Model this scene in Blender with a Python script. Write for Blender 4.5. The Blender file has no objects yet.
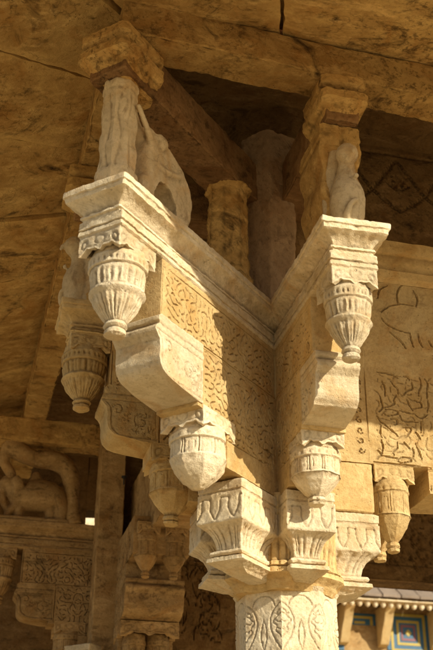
import bpy, math, random
import numpy as np
from mathutils import Vector, Matrix
S = bpy.context.scene
COL = S.collection
# ------------------------------------------------------------------ camera
F_PX, PIT, YAW, ROLL = 1078.25, math.radians(28.036), math.radians(13.789), math.radians(0.319)
cd = bpy.data.cameras.new('camera'); cam = bpy.data.objects.new('camera', cd); COL.objects.link(cam); S.camera = cam
cam.location = (-1.429, -4.524, -2.455)
Fv = Vector((math.sin(YAW)*math.cos(PIT), math.cos(YAW)*math.cos(PIT), math.sin(PIT)))
Rv = Vector((math.cos(YAW), -math.sin(YAW), 0)); Uv = Rv.cross(Fv)
R2 = Rv*math.cos(ROLL)+Uv*math.sin(ROLL); U2 = -Rv*math.sin(ROLL)+Uv*math.cos(ROLL)
cam.rotation_euler = Matrix((R2, U2, -Fv)).transposed().to_euler()
cd.sensor_fit = 'HORIZONTAL'; cd.sensor_width = 36; cd.lens = 36*F_PX/433
cd.clip_start = .05; cd.clip_end = 800
cd.dof.use_dof = True; cd.dof.focus_distance = 5.0; cd.dof.aperture_fstop = 6.3
# ------------------------------------------------------------------ light
SUN_AZ, SUN_EL = 36.5, 24.5        # azimuth from -y toward +x
a, e = math.radians(SUN_AZ), math.radians(SUN_EL)
sdir = Vector((math.sin(a)*math.cos(e), -math.cos(a)*math.cos(e), math.sin(e)))
sl = bpy.data.lights.new('sun', 'SUN'); sun = bpy.data.objects.new('sun', sl); COL.objects.link(sun)
sl.energy = 5.0; sl.angle = math.radians(.5); sl.color = (1, .92, .755)
sun.rotation_euler = sdir.to_track_quat('Z', 'Y').to_euler(); sun.location = sdir*30
W = bpy.data.worlds.new('World'); S.world = W; W.use_nodes = True
nt = W.node_tree; bg = nt.nodes['Background']; sk = nt.nodes.new('ShaderNodeTexSky')
sk.sky_type = 'NISHITA'; sk.sun_disc = False; sk.sun_elevation = e
sk.sun_rotation = math.atan2(sdir.x, sdir.y)
nt.links.new(sk.outputs[0], bg.inputs[0]); bg.inputs[1].default_value = .085
S.view_settings.view_transform = 'Standard'; S.view_settings.look = 'None'; S.view_settings.gamma = 1
S.view_settings.use_curve_mapping = False
S.view_settings.exposure = 0.46
S.render.engine = 'CYCLES'; S.cycles.max_bounces = 8; S.cycles.diffuse_bounces = 6
# ------------------------------------------------------------------ noise
def _h(i, j, k, s):
    n = (i*374761393+j*668265263+k*1274126177+s*974634777) & 0xffffffff
    n = ((n ^ (n >> 13))*1274126177) & 0xffffffff
    n = (n ^ (n >> 16)) & 0xffffffff
    return n/4294967295.0*2-1
def vnoise(P, s=0):
    P = np.asarray(P, float)+1000.0
    i = np.floor(P).astype(np.int64); f = P-i; f = f*f*(3-2*f)
    r = 0
    for a_ in (0, 1):
        for b_ in (0, 1):
            for c_ in (0, 1):
                w = (f[:, 0] if a_ else 1-f[:, 0])*(f[:, 1] if b_ else 1-f[:, 1])*(f[:, 2] if c_ else 1-f[:, 2])
                r = r+w*_h(i[:, 0]+a_, i[:, 1]+b_, i[:, 2]+c_, s)
    return r
def erode(V, amp=.0022, seed=0, fr=(6, 34, 95)):
    V = np.asarray(V, float); o = np.zeros_like(V)
    for q, (f, w) in enumerate(zip(fr, (.75, .8, .8))):
        for ax in range(3):
            o[:, ax] += w*vnoise(V*f+seed*3.7, 11*q+ax+seed)
    # occasional bigger chips
    ch = np.clip(vnoise(V*18+seed, 91+seed)-.45, 0, 1)[:, None]*2.2
    c = V.mean(0); d = V-c; d /= (np.linalg.norm(d, axis=1)[:, None]+1e-6)
    return V+amp*o-d*ch*amp*1.6
def sstep(x): x = np.clip(x, 0, 1); return x*x*(3-2*x)
# ------------------------------------------------------------------ objects
def link_mesh(name, V, Fc, mat, parent=None, angle=35, label=None):
    me = bpy.data.meshes.new(name)
    me.from_pydata([tuple(v) for v in np.asarray(V, float)], [], [tuple(int(q) for q in f) for f in Fc])
    me.update()
    for p in me.polygons: p.use_smooth = True
    me.set_sharp_from_angle(angle=math.radians(angle))
    me.materials.append(mat)
    o = bpy.data.objects.new(name, me); COL.objects.link(o)
    if parent: o.parent = parent
    if label: o['label'] = label
    return o
def tag(o, label, cat, group=None):
    o['label'] = label; o['category'] = cat
    if group: o['group'] = group
    return o
def empty(name, label, cat, loc=(0, 0, 0), rz=0, group=None):
    o = bpy.data.objects.new(name, None); COL.objects.link(o)
    o.empty_display_size = .1; o.location = loc; o.rotation_euler = (0, 0, rz)
    return tag(o, label, cat, group)
def copy_thing(r, loc, rz, label, group=None):
    n = r.copy(); COL.objects.link(n); n.location = loc; n.rotation_euler = (0, 0, rz); n['label'] = label
    if group: n['group'] = group
    for ch in [c for c in bpy.data.objects if c.parent == r]:
        k = ch.copy(); COL.objects.link(k); k.parent = n
    return n
# mesh makers return V, F -------------------------------------------------
def loft(rings, cap0=True, cap1=True):
    n = len(rings[0]); V = np.concatenate(rings); Fc = []
    for k in range(len(rings)-1):
        a0, b0 = k*n, (k+1)*n
        for i in range(n):
            j = (i+1) % n; Fc.append((a0+i, b0+i, b0+j, a0+j))
    if cap0: Fc.append(tuple(range(n)))
    if cap1: Fc.append(tuple((len(rings)-1)*n+i for i in reversed(range(n))))
    return V, Fc
def densify(levels, dz):
    out = [levels[0]]
    for A, B in zip(levels, levels[1:]):
        A = np.array(A, float); B = np.array(B, float)
        n = max(1, int(math.ceil(np.abs(B-A).max()/dz)))
        for q in range(1, n+1): out.append(tuple(A+(B-A)*q/n))
    return out
def rect_ring(x0, x1, y0, y1, z, sp=.02, ref=None, rnd=.004):
    """counter-clockwise ring; ref=(dx,dy) fixes the vertex counts"""
    dx, dy = ref or (x1-x0, y1-y0)
    nx = max(2, int(dx/sp)); ny = max(2, int(dy/sp))
    def seg(a, b, n, r):
        m = np.linspace(a+(r if b > a else -r), b-(r if b > a else -r), n); return m
    X = []; Y = []
    r = min(rnd, (x1-x0)*.3, (y1-y0)*.3)
    m = seg(x0, x1, nx, r); X += list(m); Y += [y0]*nx
    m = seg(y0, y1, ny, r); X += [x1]*ny; Y += list(m)
    m = seg(x1, x0, nx, r); X += list(m); Y += [y1]*nx
    m = seg(y1, y0, ny, r); X += [x0]*ny; Y += list(m)
    return np.stack([X, Y, np.full(len(X), z)], 1)
def box(x0, x1, y0, y1, z0, z1, sp=.04, seed=1, amp=.003, bev=.006):
    L = densify([(z1, 0)]+[(z1-bev, 0)]+[(z0+bev, 0), (z0, 0)], sp)
    rings = []
    for i, (z, _) in enumerate(L):
        q = bev if i in (0, len(L)-1) else 0
        rings.append(rect_ring(x0+q, x1-q, y0+q, y1-q, z, sp, (x1-x0, y1-y0)))
    V, Fc = loft(rings[::-1]); Fc = [f[::-1] for f in Fc]
    # grid caps instead of one flat ngon, so broad faces weather too
    V = list(map(tuple, V)); Fc = Fc[:-2]
    nx = max(2, int((x1-x0)/sp)); ny = max(2, int((y1-y0)/sp))
    for z, flip in ((z0, True), (z1, False)):
        b = len(V)
        xs = np.linspace(x0+bev, x1-bev, nx+1); ys = np.linspace(y0+bev, y1-bev, ny+1)
        for y in ys:
            for x in xs: V.append((x, y, z))
        for j in range(ny):
            for i in range(nx):
                q = (b+j*(nx+1)+i, b+j*(nx+1)+i+1, b+(j+1)*(nx+1)+i+1, b+(j+1)*(nx+1)+i)
                Fc.append(q[::-1] if flip else q)
    return erode(np.array(V), amp, seed), Fc
def join(*parts):
    V = []; Fc = []; b = 0
    for v, f in parts:
        V.append(np.asarray(v)); Fc += [tuple(i+b for i in q) for q in f]; b += len(v)
    return np.concatenate(V), Fc
def lathe(prof, n=64, mod=None, cx=0, cy=0, seed=1, amp=.0018, dz=.008):
    L = densify(prof, dz); th = np.arange(n)/n*2*math.pi; rings = []
    for z, r in L:
        rr = np.full(n, r)
        if mod is not None: rr = rr+mod(th, z, r)
        rings.append(np.stack([cx+rr*np.cos(th), cy+rr*np.sin(th), np.full(n, z)], 1))
    V, Fc = loft(rings); Fc = [f[::-1] for f in Fc]
    return erode(V, amp, seed), [f[::-1] for f in Fc]
def slab(zl, tb, tf, half, relief=None, sp=.004, spz=None, seed=1, amp=.0012, nn=10, end_relief=None, flat_back=False):
    """solid whose side outline runs between tb(z) and tf(z); faces at y=+-half carry relief(T,Z) (outward metres)"""
    spz = spz or sp
    Z = []
    for a_, b_ in zip(zl, zl[1:]):
        n = max(1, int(math.ceil(abs(b_-a_)/spz))); Z += list(np.linspace(a_, b_, n+1)[:-1] if n else [])
    Z.append(zl[-1]); Z = np.array(Z)
    TB = np.array([tb(z) for z in Z]); TF = np.array([tf(z) for z in Z])
    nt_ = max(2, int((TF-TB).max()/sp)); u = np.linspace(0, 1, nt_+1)
    T = TB[:, None]+(TF-TB)[:, None]*u[None]; ZZ = np.repeat(Z[:, None], nt_+1, 1)
    Rl = relief(T, ZZ) if relief is not None else np.zeros_like(T)
    nr, nc = T.shape; V = []; Fc = []
    front = np.stack([T, -half-Rl, ZZ], 2).reshape(-1, 3)      # y = -half side
    Rb = Rl*0 if flat_back else Rl
    back = np.stack([T, half+Rb, ZZ], 2).reshape(-1, 3)
    b1 = nr*nc
    for i in range(nr-1):
        for j in range(nc-1):
            q = (i*nc+j, i*nc+j+1, (i+1)*nc+j+1, (i+1)*nc+j)
            Fc.append(q); Fc.append(tuple(b1+k for k in q[::-1]))
    V = [front, back]; base = 2*b1
    def strip(idx, outward):
        nonlocal base
        A_ = front[idx]; B_ = back[idx]; m = len(idx); blk = []
        rows = [list(idx)]
        for k in range(1, nn):
            P = A_+(B_-A_)*k/nn
            if outward is not None: P = P+outward(P)
            V.append(P); rows.append([base+q for q in range(m)]); base += m
        rows.append([b1+q for q in idx])
        for r0, r1 in zip(rows, rows[1:]):
            for q in range(m-1): Fc.append((r0[q], r0[q+1], r1[q+1], r1[q]))
    strip([i*nc for i in range(nr)], None)
    strip([i*nc+nc-1 for i in range(nr)], end_relief)
    strip(list(range(nc)), None)
    strip([(nr-1)*nc+j for j in range(nc)], None)
    return erode(np.concatenate(V), amp, seed), Fc
def recalc(o):
    import bmesh
    bm = bmesh.new(); bm.from_mesh(o.data)
    bmesh.ops.remove_doubles(bm, verts=bm.verts, dist=1e-5)
    bmesh.ops.recalc_face_normals(bm, faces=bm.faces); bm.to_mesh(o.data); bm.free()
    return o
def xf(vf, rz=0, loc=(0, 0, 0), rx=0, ry=0, sc=(1, 1, 1)):
    M = Matrix.Translation(loc) @ Matrix.Rotation(rz, 4, 'Z') @ Matrix.Rotation(ry, 4, 'Y') @ Matrix.Rotation(rx, 4, 'X')
    m = np.array(M); v = np.asarray(vf[0])*np.array(sc)
    return v @ m[:3, :3].T+m[:3, 3], vf[1]
# ------------------------------------------------------------------ strokes (carving)
def stroke_depth(T, Z, strokes, soft=.45):
    """strokes: list of (pts Nx2, halfwidth). returns 0..1 groove mask"""
    sh = T.shape; t = T.ravel(); z = Z.ravel(); out = np.zeros(t.shape)
    for pts, w in strokes:
        pts = np.asarray(pts)
        lo = pts.min(0)-w*1.5; hi = pts.max(0)+w*1.5
        idx = np.nonzero((t > lo[0]) & (t < hi[0]) & (z > lo[1]) & (z < hi[1]))[0]
        if len(idx) == 0: continue
        p = np.stack([t[idx], z[idx]], 1); d = np.full(len(idx), 9.)
        for k in range(len(pts)-1):
            A_ = pts[k]; B_ = pts[k+1]; ab = B_-A_; L2 = ab@ab+1e-12
            q = np.clip((p-A_)@ab/L2, 0, 1)
            taper = 1-.55*abs((k+q)/(len(pts)-1)*2-1)
            d = np.minimum(d, np.hypot(*(p-A_-q[:, None]*ab).T)/(w*taper))
        out[idx] = np.maximum(out[idx], sstep((1.25-d)/soft/1.6))
    return out.reshape(sh)
def arabesque(x0, x1, z0, z1, seed, cell=.12, w=.0036, mirror=False):
    rg = random.Random(seed); st = []
    nx = max(1, round((x1-x0)/cell)); nz = max(1, round((z1-z0)/cell)); cx = (x1-x0)/nx; cz = (z1-z0)/nz
    for i in range(nx):
        for j in range(nz):
            c0 = x0+(i+.5)*cx; c1 = z0+(j+.5)*cz; s = 1 if (i+j) % 2 == 0 else -1
            for r, n in ((cell*.13, 2), (cell*.27, 4), (cell*.42, 6), (cell*.57, 8)):
                ph = rg.uniform(0, 6.28)
                for k in range(n):
                    th = np.linspace(0, s*2*math.pi/n*rg.uniform(.5, .8), 9)+ph+k*2*math.pi/n
                    rr = r*(1+rg.choice((-.28, -.18, .2, .3))*np.linspace(-1, 1, 9))
                    p = np.stack([c0+rg.uniform(-.004, .004)+rr*np.cos(th), c1+rr*np.sin(th)], 1)
                    if abs(p[:, 0]-c0).max() < cx*.53 and abs(p[:, 1]-c1).max() < cz*.53: st.append((p, w*rg.uniform(.8, 1.2)))
    return st
def foliage(T, Z, x0, x1, z0, z1, seed=1, lam=.055, hw=.0030, keep=.25, mirror=None):
    """0..1 groove mask: continuous curling stems cut between flat leaves, mirrored about an axis, broken where the mason lifted the chisel"""
    rg = np.random.default_rng(seed)
    U = T if mirror is None else np.abs(T-mirror)
    def field(l, n=26):
        k = 2*math.pi/l; out = 0
        for _ in range(n):
            a_ = rg.uniform(0, 2*math.pi); out = out+np.cos(k*rg.uniform(.86, 1.14)*(math.cos(a_)*U+math.sin(a_)*Z)+rg.uniform(0, 6.28))
        return out/math.sqrt(n/2)
    n = field(lam); gx = np.gradient(n, axis=1)/np.maximum(np.gradient(T, axis=1), 1e-6); gz = np.gradient(n, axis=0)/np.where(np.abs(np.gradient(Z, axis=0)) < 1e-6, 1e-6, np.gradient(Z, axis=0))
    d = np.abs(n)/np.maximum(np.hypot(gx, gz), 12)
    brk = sstep((field(lam*.62)+1.0-keep)/.5)
    edge = sstep((T-x0)/.006)*sstep((x1-T)/.006)*sstep((Z-z0)/.006)*sstep((z1-Z)/.006)
    return sstep((1.35-d/hw)/.8)*brk*edge
def lines(*segs, w=.002): return [(np.linspace(np.array(a_), np.array(b_), 12), w) for a_, b_ in segs]
def frame(x0, x1, z0, z1, w=.002):
    return lines(((x0, z0), (x1, z0)), ((x1, z0), (x1, z1)), ((x1, z1), (x0, z1)), ((x0, z1), (x0, z0)), w=w)
def spiral(cx, cz, r, turns, a0, s=1, w=.003, n=26):
    th = np.linspace(0, turns*2*math.pi, n); rr = r*(1-.85*th/th[-1])
    return (np.stack([cx+rr*np.cos(a0+s*th), cz+rr*np.sin(a0+s*th)], 1), w)
def rosette(cx, cz, r, w=.0032, n=6):
    out = []
    for k in range(n):
        q = k*2*math.pi/n
        out.append((np.array([[cx+r*.3*math.cos(q), cz+r*.3*math.sin(q)], [cx+r*math.cos(q), cz+r*math.sin(q)]]), w))
    return out
# ------------------------------------------------------------------ materials
def stone(name, c0, c1, dark, stain=.35, bump=.55, scale=1.0, rough=.93, pits=True, pale=None, crack=.6, big=0):
    m = bpy.data.materials.new(name); m.use_nodes = True; n = m.node_tree; L = n.links; big_ = big
    b = n.nodes['Principled BSDF']; b.inputs['Roughness'].default_value = rough
    b.inputs['Specular IOR Level'].default_value = .12
    g = n.nodes.new('ShaderNodeNewGeometry')
    def noise(sc, det=6, r=.6, dist=0):
        q = n.nodes.new('ShaderNodeTexNoise'); q.inputs['Scale'].default_value = sc*scale; q.inputs['Detail'].default_value = det
        q.inputs['Roughness'].default_value = r; q.inputs['Distortion'].default_value = dist
        L.new(g.outputs['Position'], q.inputs['Vector']); return q.outputs['Fac']
    def ramp(f, p0, p1):
        q = n.nodes.new('ShaderNodeMapRange'); q.inputs['From Min'].default_value = p0; q.inputs['From Max'].default_value = p1
        q.clamp = True; L.new(f, q.inputs['Value']); return q.outputs[0]
    def mix(f, A_, B_, mode='MIX'):
        q = n.nodes.new('ShaderNodeMix'); q.data_type = 'RGBA'; q.blend_type = mode
        if isinstance(f, float): q.inputs[0].default_value = f
        else: L.new(f, q.inputs[0])
        for s_, v in ((6, A_), (7, B_)):
            if isinstance(v, tuple): q.inputs[s_].default_value = (*v, 1)
            else: L.new(v, q.inputs[s_])
        return q.outputs[2]
    def math_(op, A_, B_):
        q = n.nodes.new('ShaderNodeMath'); q.operation = op
        for s_, v in ((0, A_), (1, B_)):
            if isinstance(v, (float, int)): q.inputs[s_].default_value = v
            else: L.new(v, q.inputs[s_])
        return q.outputs[0]
    oi = n.nodes.new('ShaderNodeObjectInfo')
    big = noise(2.3, 5, .62, .8); med = noise(11, 7, .65, .4); fine = noise(60, 6, .7); grit = noise(260, 3, .7)
    col = mix(ramp(big, .35, .68), c0, c1)
    col = mix(math_('MULTIPLY', ramp(med, .45, .75), .7), col, pale or tuple(min(1, x*1.25) for x in c1))
    st1 = math_('MULTIPLY', ramp(noise(4.1, 8, .7, 1.5), .56, .70), stain)
    if True:
        st2 = math_('MULTIPLY', math_('MULTIPLY', ramp(noise(13, 8, .8, .6), .55, .66), ramp(noise(1.9, 3, .5), .50, .60)), .85 if big_ else .5)
        col = mix(st2, col, tuple(x*.8 for x in dark))
        if big_:
            # pale lime bloom and black soot patches, streaked along the beds
            mp = n.nodes.new('ShaderNodeMapping'); mp.inputs['Scale'].default_value = (1.0, 2.6, 2.6); mp.inputs['Rotation'].default_value = (0, 0, .35); L.new(g.outputs['Position'], mp.inputs[0])
            nz2 = n.nodes.new('ShaderNodeTexNoise'); nz2.inputs['Scale'].default_value = 4.2; nz2.inputs['Detail'].default_value = 9; nz2.inputs['Roughness'].default_value = .72; L.new(mp.outputs[0], nz2.inputs['Vector'])
            col = mix(math_('MULTIPLY', ramp(nz2.outputs['Fac'], .53, .62), .55), col, tuple(min(1, x*1.35+.02) for x in c1))
            col = mix(math_('MULTIPLY', ramp(nz2.outputs['Fac'], .44, .36), .75), col, tuple(x*.42 for x in c0))
            col = mix(math_('MULTIPLY', math_('MULTIPLY', ramp(noise(30, 6, .75), .52, .60), ramp(noise(1.3, 4, .6), .50, .60)), .62), col, dark)
        # iron-orange staining in broad veils
        col = mix(math_('MULTIPLY', ramp(noise(3.1, 6, .6, 2.0), .52, .66), .45), col, (c0[0]*1.02, c0[1]*.80, c0[2]*.55))
    col = mix(st1, col, dark)
    col = mix(math_('MULTIPLY', ramp(fine, .50, .70), .42), col, tuple(x*.55 for x in c0))
    col = mix(math_('MULTIPLY', ramp(grit, .56, .72), .45), col, tuple(x*.4 for x in c0))
    # every block came from its own bed of the quarry
    rv = n.nodes.new('ShaderNodeMapRange'); rv.inputs['To Min'].default_value = .84; rv.inputs['To Max'].default_value = 1.10; L.new(oi.outputs['Random'], rv.inputs['Value'])
    hs = n.nodes.new('ShaderNodeHueSaturation'); L.new(rv.outputs[0], hs.inputs['Value']); L.new(col, hs.inputs['Color']); col = hs.outputs[0]
    # grime caught in the hollows (a real deposit that follows the carving)
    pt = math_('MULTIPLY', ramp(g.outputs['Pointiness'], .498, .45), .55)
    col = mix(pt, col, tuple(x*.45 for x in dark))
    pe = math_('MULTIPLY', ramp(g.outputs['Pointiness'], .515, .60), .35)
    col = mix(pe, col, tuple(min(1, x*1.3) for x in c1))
    L.new(col, b.inputs['Base Color'])
    hsum = math_('ADD', math_('MULTIPLY', med, .8), math_('MULTIPLY', fine, .6))
    hsum = math_('ADD', hsum, math_('MULTIPLY', grit, .24))
    if pits:
        v = n.nodes.new('ShaderNodeTexVoronoi'); v.inputs['Scale'].default_value = 48*scale
        L.new(g.outputs['Position'], v.inputs['Vector'])
        pit = math_('MULTIPLY', ramp(v.outputs['Distance'], .22, .05), math_('MULTIPLY', ramp(noise(9, 3), .5, .62), -.55))
        hsum = math_('ADD', hsum, pit)
    vc = n.nodes.new('ShaderNodeTexVoronoi'); vc.feature = 'DISTANCE_TO_EDGE'; vc.inputs['Scale'].default_value = 2.6
    wv = n.nodes.new('ShaderNodeVectorMath'); wv.operation = 'MULTIPLY_ADD'
    nz = n.nodes.new('ShaderNodeTexNoise'); nz.inputs['Scale'].default_value = 5; nz.inputs['Detail'].default_value = 6; L.new(g.outputs['Position'], nz.inputs['Vector'])
    L.new(nz.outputs['Color'], wv.inputs[0]); wv.inputs[1].default_value = (.5, .5, .5); L.new(g.outputs['Position'], wv.inputs[2]); L.new(wv.outputs[0], vc.inputs['Vector'])
    ck = math_('MULTIPLY', ramp(vc.outputs['Distance'], .011, .003), ramp(noise(2.0, 2), .50, .58))
    col2 = mix(math_('MULTIPLY', ck, crack), col, tuple(x*.3 for x in dark)); L.new(col2, b.inputs['Base Color'])
    hsum = math_('ADD', hsum, math_('MULTIPLY', ck, -1.2*crack))
    bp = n.nodes.new('ShaderNodeBump'); bp.inputs['Strength'].default_value = bump; bp.inputs['Distance'].default_value = .011
    L.new(hsum, bp.inputs['Height']); L.new(bp.outputs[0], b.inputs['Normal'])
    return m
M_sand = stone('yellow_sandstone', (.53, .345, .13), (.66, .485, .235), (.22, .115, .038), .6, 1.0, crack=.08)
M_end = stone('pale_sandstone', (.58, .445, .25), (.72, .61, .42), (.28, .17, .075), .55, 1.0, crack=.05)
M_old = stone('brown_sandstone', (.385, .215, .064), (.57, .37, .13), (.055, .030, .012), .95, 1.0, crack=.15, big=1)  # stained upper stone; the orange of its shade is also put into the brown
M_slab = stone('eave_sandstone', (.40, .225, .066), (.61, .41, .15), (.030, .018, .009), 1.0, 1.0, .8, crack=.2, big=1)  # stained eave stone, its colour also lowered and saturated to hold the shade
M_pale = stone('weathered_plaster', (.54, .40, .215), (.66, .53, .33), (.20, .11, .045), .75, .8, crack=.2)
M_dim = stone('dull_sandstone', (.32, .195, .075), (.45, .295, .13), (.09, .05, .025), .8, .9, crack=.1, big=1)  # darker, duller than the yellow sandstone
M_shade = stone('shade_toned_sandstone', (.13, .072, .026), (.22, .13, .05), (.03, .018, .009), .8, 1.0, crack=.1, big=1)  # the room's shade is put into this colour for ceiling, frieze and rear stones
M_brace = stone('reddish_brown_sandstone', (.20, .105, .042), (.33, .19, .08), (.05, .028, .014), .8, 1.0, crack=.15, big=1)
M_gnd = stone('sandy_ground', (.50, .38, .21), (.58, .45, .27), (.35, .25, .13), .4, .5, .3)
def paint(name, c, r=.6):
    m = bpy.data.materials.new(name); m.use_nodes = True; n = m.node_tree; b = n.nodes['Principled BSDF']
    q = n.nodes.new('ShaderNodeTexNoise'); q.inputs['Scale'].default_value = 9; q.inputs['Detail'].default_value = 6
    x = n.nodes.new('ShaderNodeMix'); x.data_type = 'RGBA'; x.inputs[6].default_value = (*c, 1); x.inputs[7].default_value = (*[v*.6 for v in c], 1)
    n.links.new(q.outputs['Fac'], x.inputs[0]); n.links.new(x.outputs[2], b.inputs['Base Color']); b.inputs['Roughness'].default_value = r
    return m
M_blue = paint('blue_glaze', (.02, .105, .19)); M_yel = paint('yellow_glaze', (.44, .32, .04)); M_red = paint('maroon_glaze', (.22, .07, .08))
M_iron = paint('black_iron', (.02, .018, .016))
# ------------------------------------------------------------------ ground
def structure(o): o['kind'] = 'structure'; return o
gs = 300
structure(link_mesh('ground', [(-gs, -gs, -4.1), (gs, -gs, -4.1), (gs, gs, -4.1), (-gs, gs, -4.1)], [(0, 1, 2, 3)], M_gnd))
structure(link_mesh('floor', *box(-1.25, 6.2, -1.25, 5.0, -4.05, -3.85, .2, 4), M_gnd))
# ------------------------------------------------------------------ column
def oct_ring(ap, z, nper=28, relief=None, rot=math.radians(22.5)):
    P = []; R_ = ap/math.cos(math.pi/8); hw = ap*math.tan(math.pi/8)
    for k in range(8):
        a_ = k*math.pi/4
        nx, ny = math.cos(a_), math.sin(a_); tx, ty = -ny, nx
        s = np.linspace(-hw, hw, nper+1)[:-1]
        r = relief(s/hw, z) if relief is not None else 0*s
        for q, d in zip(s, r): P.append((nx*(ap+d)+tx*q, ny*(ap+d)+ty*q, z))
    return np.array(P)
def shaft_relief_field():
    st = []
    def add(f, w=.0030):  # f(q)->(s in -1..1 units * hw, z) on one face; mirrored
        q = np.linspace(0, 1, 24); x, z = f(q)
        for sg in (1, -1): st.append((np.stack([sg*x*.0845, z], 1), w))
    top = -1.325
    for r in range(3):
        z0 = top-r*.24
        # arch over the face centre, springing from the hearts at the edges
        add(lambda q: (.62*np.sin(q*math.pi/2), z0-.045*(1-np.cos(q*math.pi/2))), .0042)
        # heart outline around each octagon edge
        add(lambda q: (1-.80*np.sin(np.clip(q*1.02, 0, 1)*math.pi)**.75*(1-.45*q), z0-.030-.20*q), .0046)
        # scalloped leaf inside
        add(lambda q: (1-(.46+.12*np.sin(q*19))*np.sin(np.clip(q*1.02, 0, 1)*math.pi)**.8*(1-.35*q), z0-.056-.125*q), .0036)
        for k_ in range(3): add(lambda q: (.97-.34*q+.06*k_, z0-.075-.03*k_-.030*q+.03*q*q), .0028)
        add(lambda q: (.16*np.sin(q*3.1), z0-.10-.12*q), .0040)
    return st
SST = shaft_relief_field()
def build_column(name, label, loc):
    c = empty(name, label, 'column', loc, 0, 'carved columns of the pavilion')
    AP = .205
    zs = list(np.arange(-1.285, -1.98, -.004)); hw = AP*math.tan(math.pi/8)
    sN = np.linspace(-1, 1, 45)[:-1]
    T, ZZ = np.meshgrid(sN*hw, zs); D = stroke_depth(T, ZZ, SST)
    rings = []
    for i, z in enumerate(zs):
        P = []
        dd = -.0042*D[i]
        if i < 4: dd = dd*0+.012*(1-i/4)
        for k in range(8):
            a_ = k*math.pi/4; nx, ny = math.cos(a_), math.sin(a_)
            s = sN*hw
            P.append(np.stack([nx*(AP+dd)-ny*s, ny*(AP+dd)+nx*s, np.full(len(s), z)], 1))
        rings.append(np.concatenate(P))
    last = rings[-1]
    for z in (-2.4, -3.0, -3.4): q = last.copy(); q[:, 2] = z; rings.append(q)
    for z, f in ((-3.42, 1.2), (-3.5, 1.3), (-3.6, 1.3), (-3.62, 1.4), (-3.85, 1.4)):
        q = last.copy(); q[:, :2] *= f; q[:, 2] = z; rings.append(q)
    V, Fc = loft(rings); recalc(link_mesh('shaft', erode(V, .0015, 3), Fc, M_end, c))
    # necking and core behind the lobes
    prof = [(-.90, .24), (-.97, .24), (-1.10, .24), (-1.13, .235), (-1.22, .232), (-1.228, .25), (-1.25, .256),
            (-1.258, .245), (-1.264, .262), (-1.29, .265), (-1.305, .245), (-1.318, .232), (-1.335, .226), (-1.345, .218), (-1.36, .21)]
    prof = [(z if z > -1.10 else -1.10+(z+1.10)*.80, q) for z, q in prof]
    def mod(th, z, r):
        fill = sum(np.exp(-(np.angle(np.exp(1j*(th-math.radians(q))))/.23)**4) for q in (247.5, 202.5))*.052
        k = np.cos(th*16); return fill-.005*(np.abs(np.cos(th*24))**12)*(-1.22 < z < -1.0)+(-.004*np.clip(np.cos(th*48), 0, 1)*(1 if -1.25 < z < -1.12 else 0))+r*.012*np.cos(8*th)
    recalc(link_mesh('capital', *lathe(prof, 192, mod, seed=5), M_sand, c))
    return c
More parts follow.
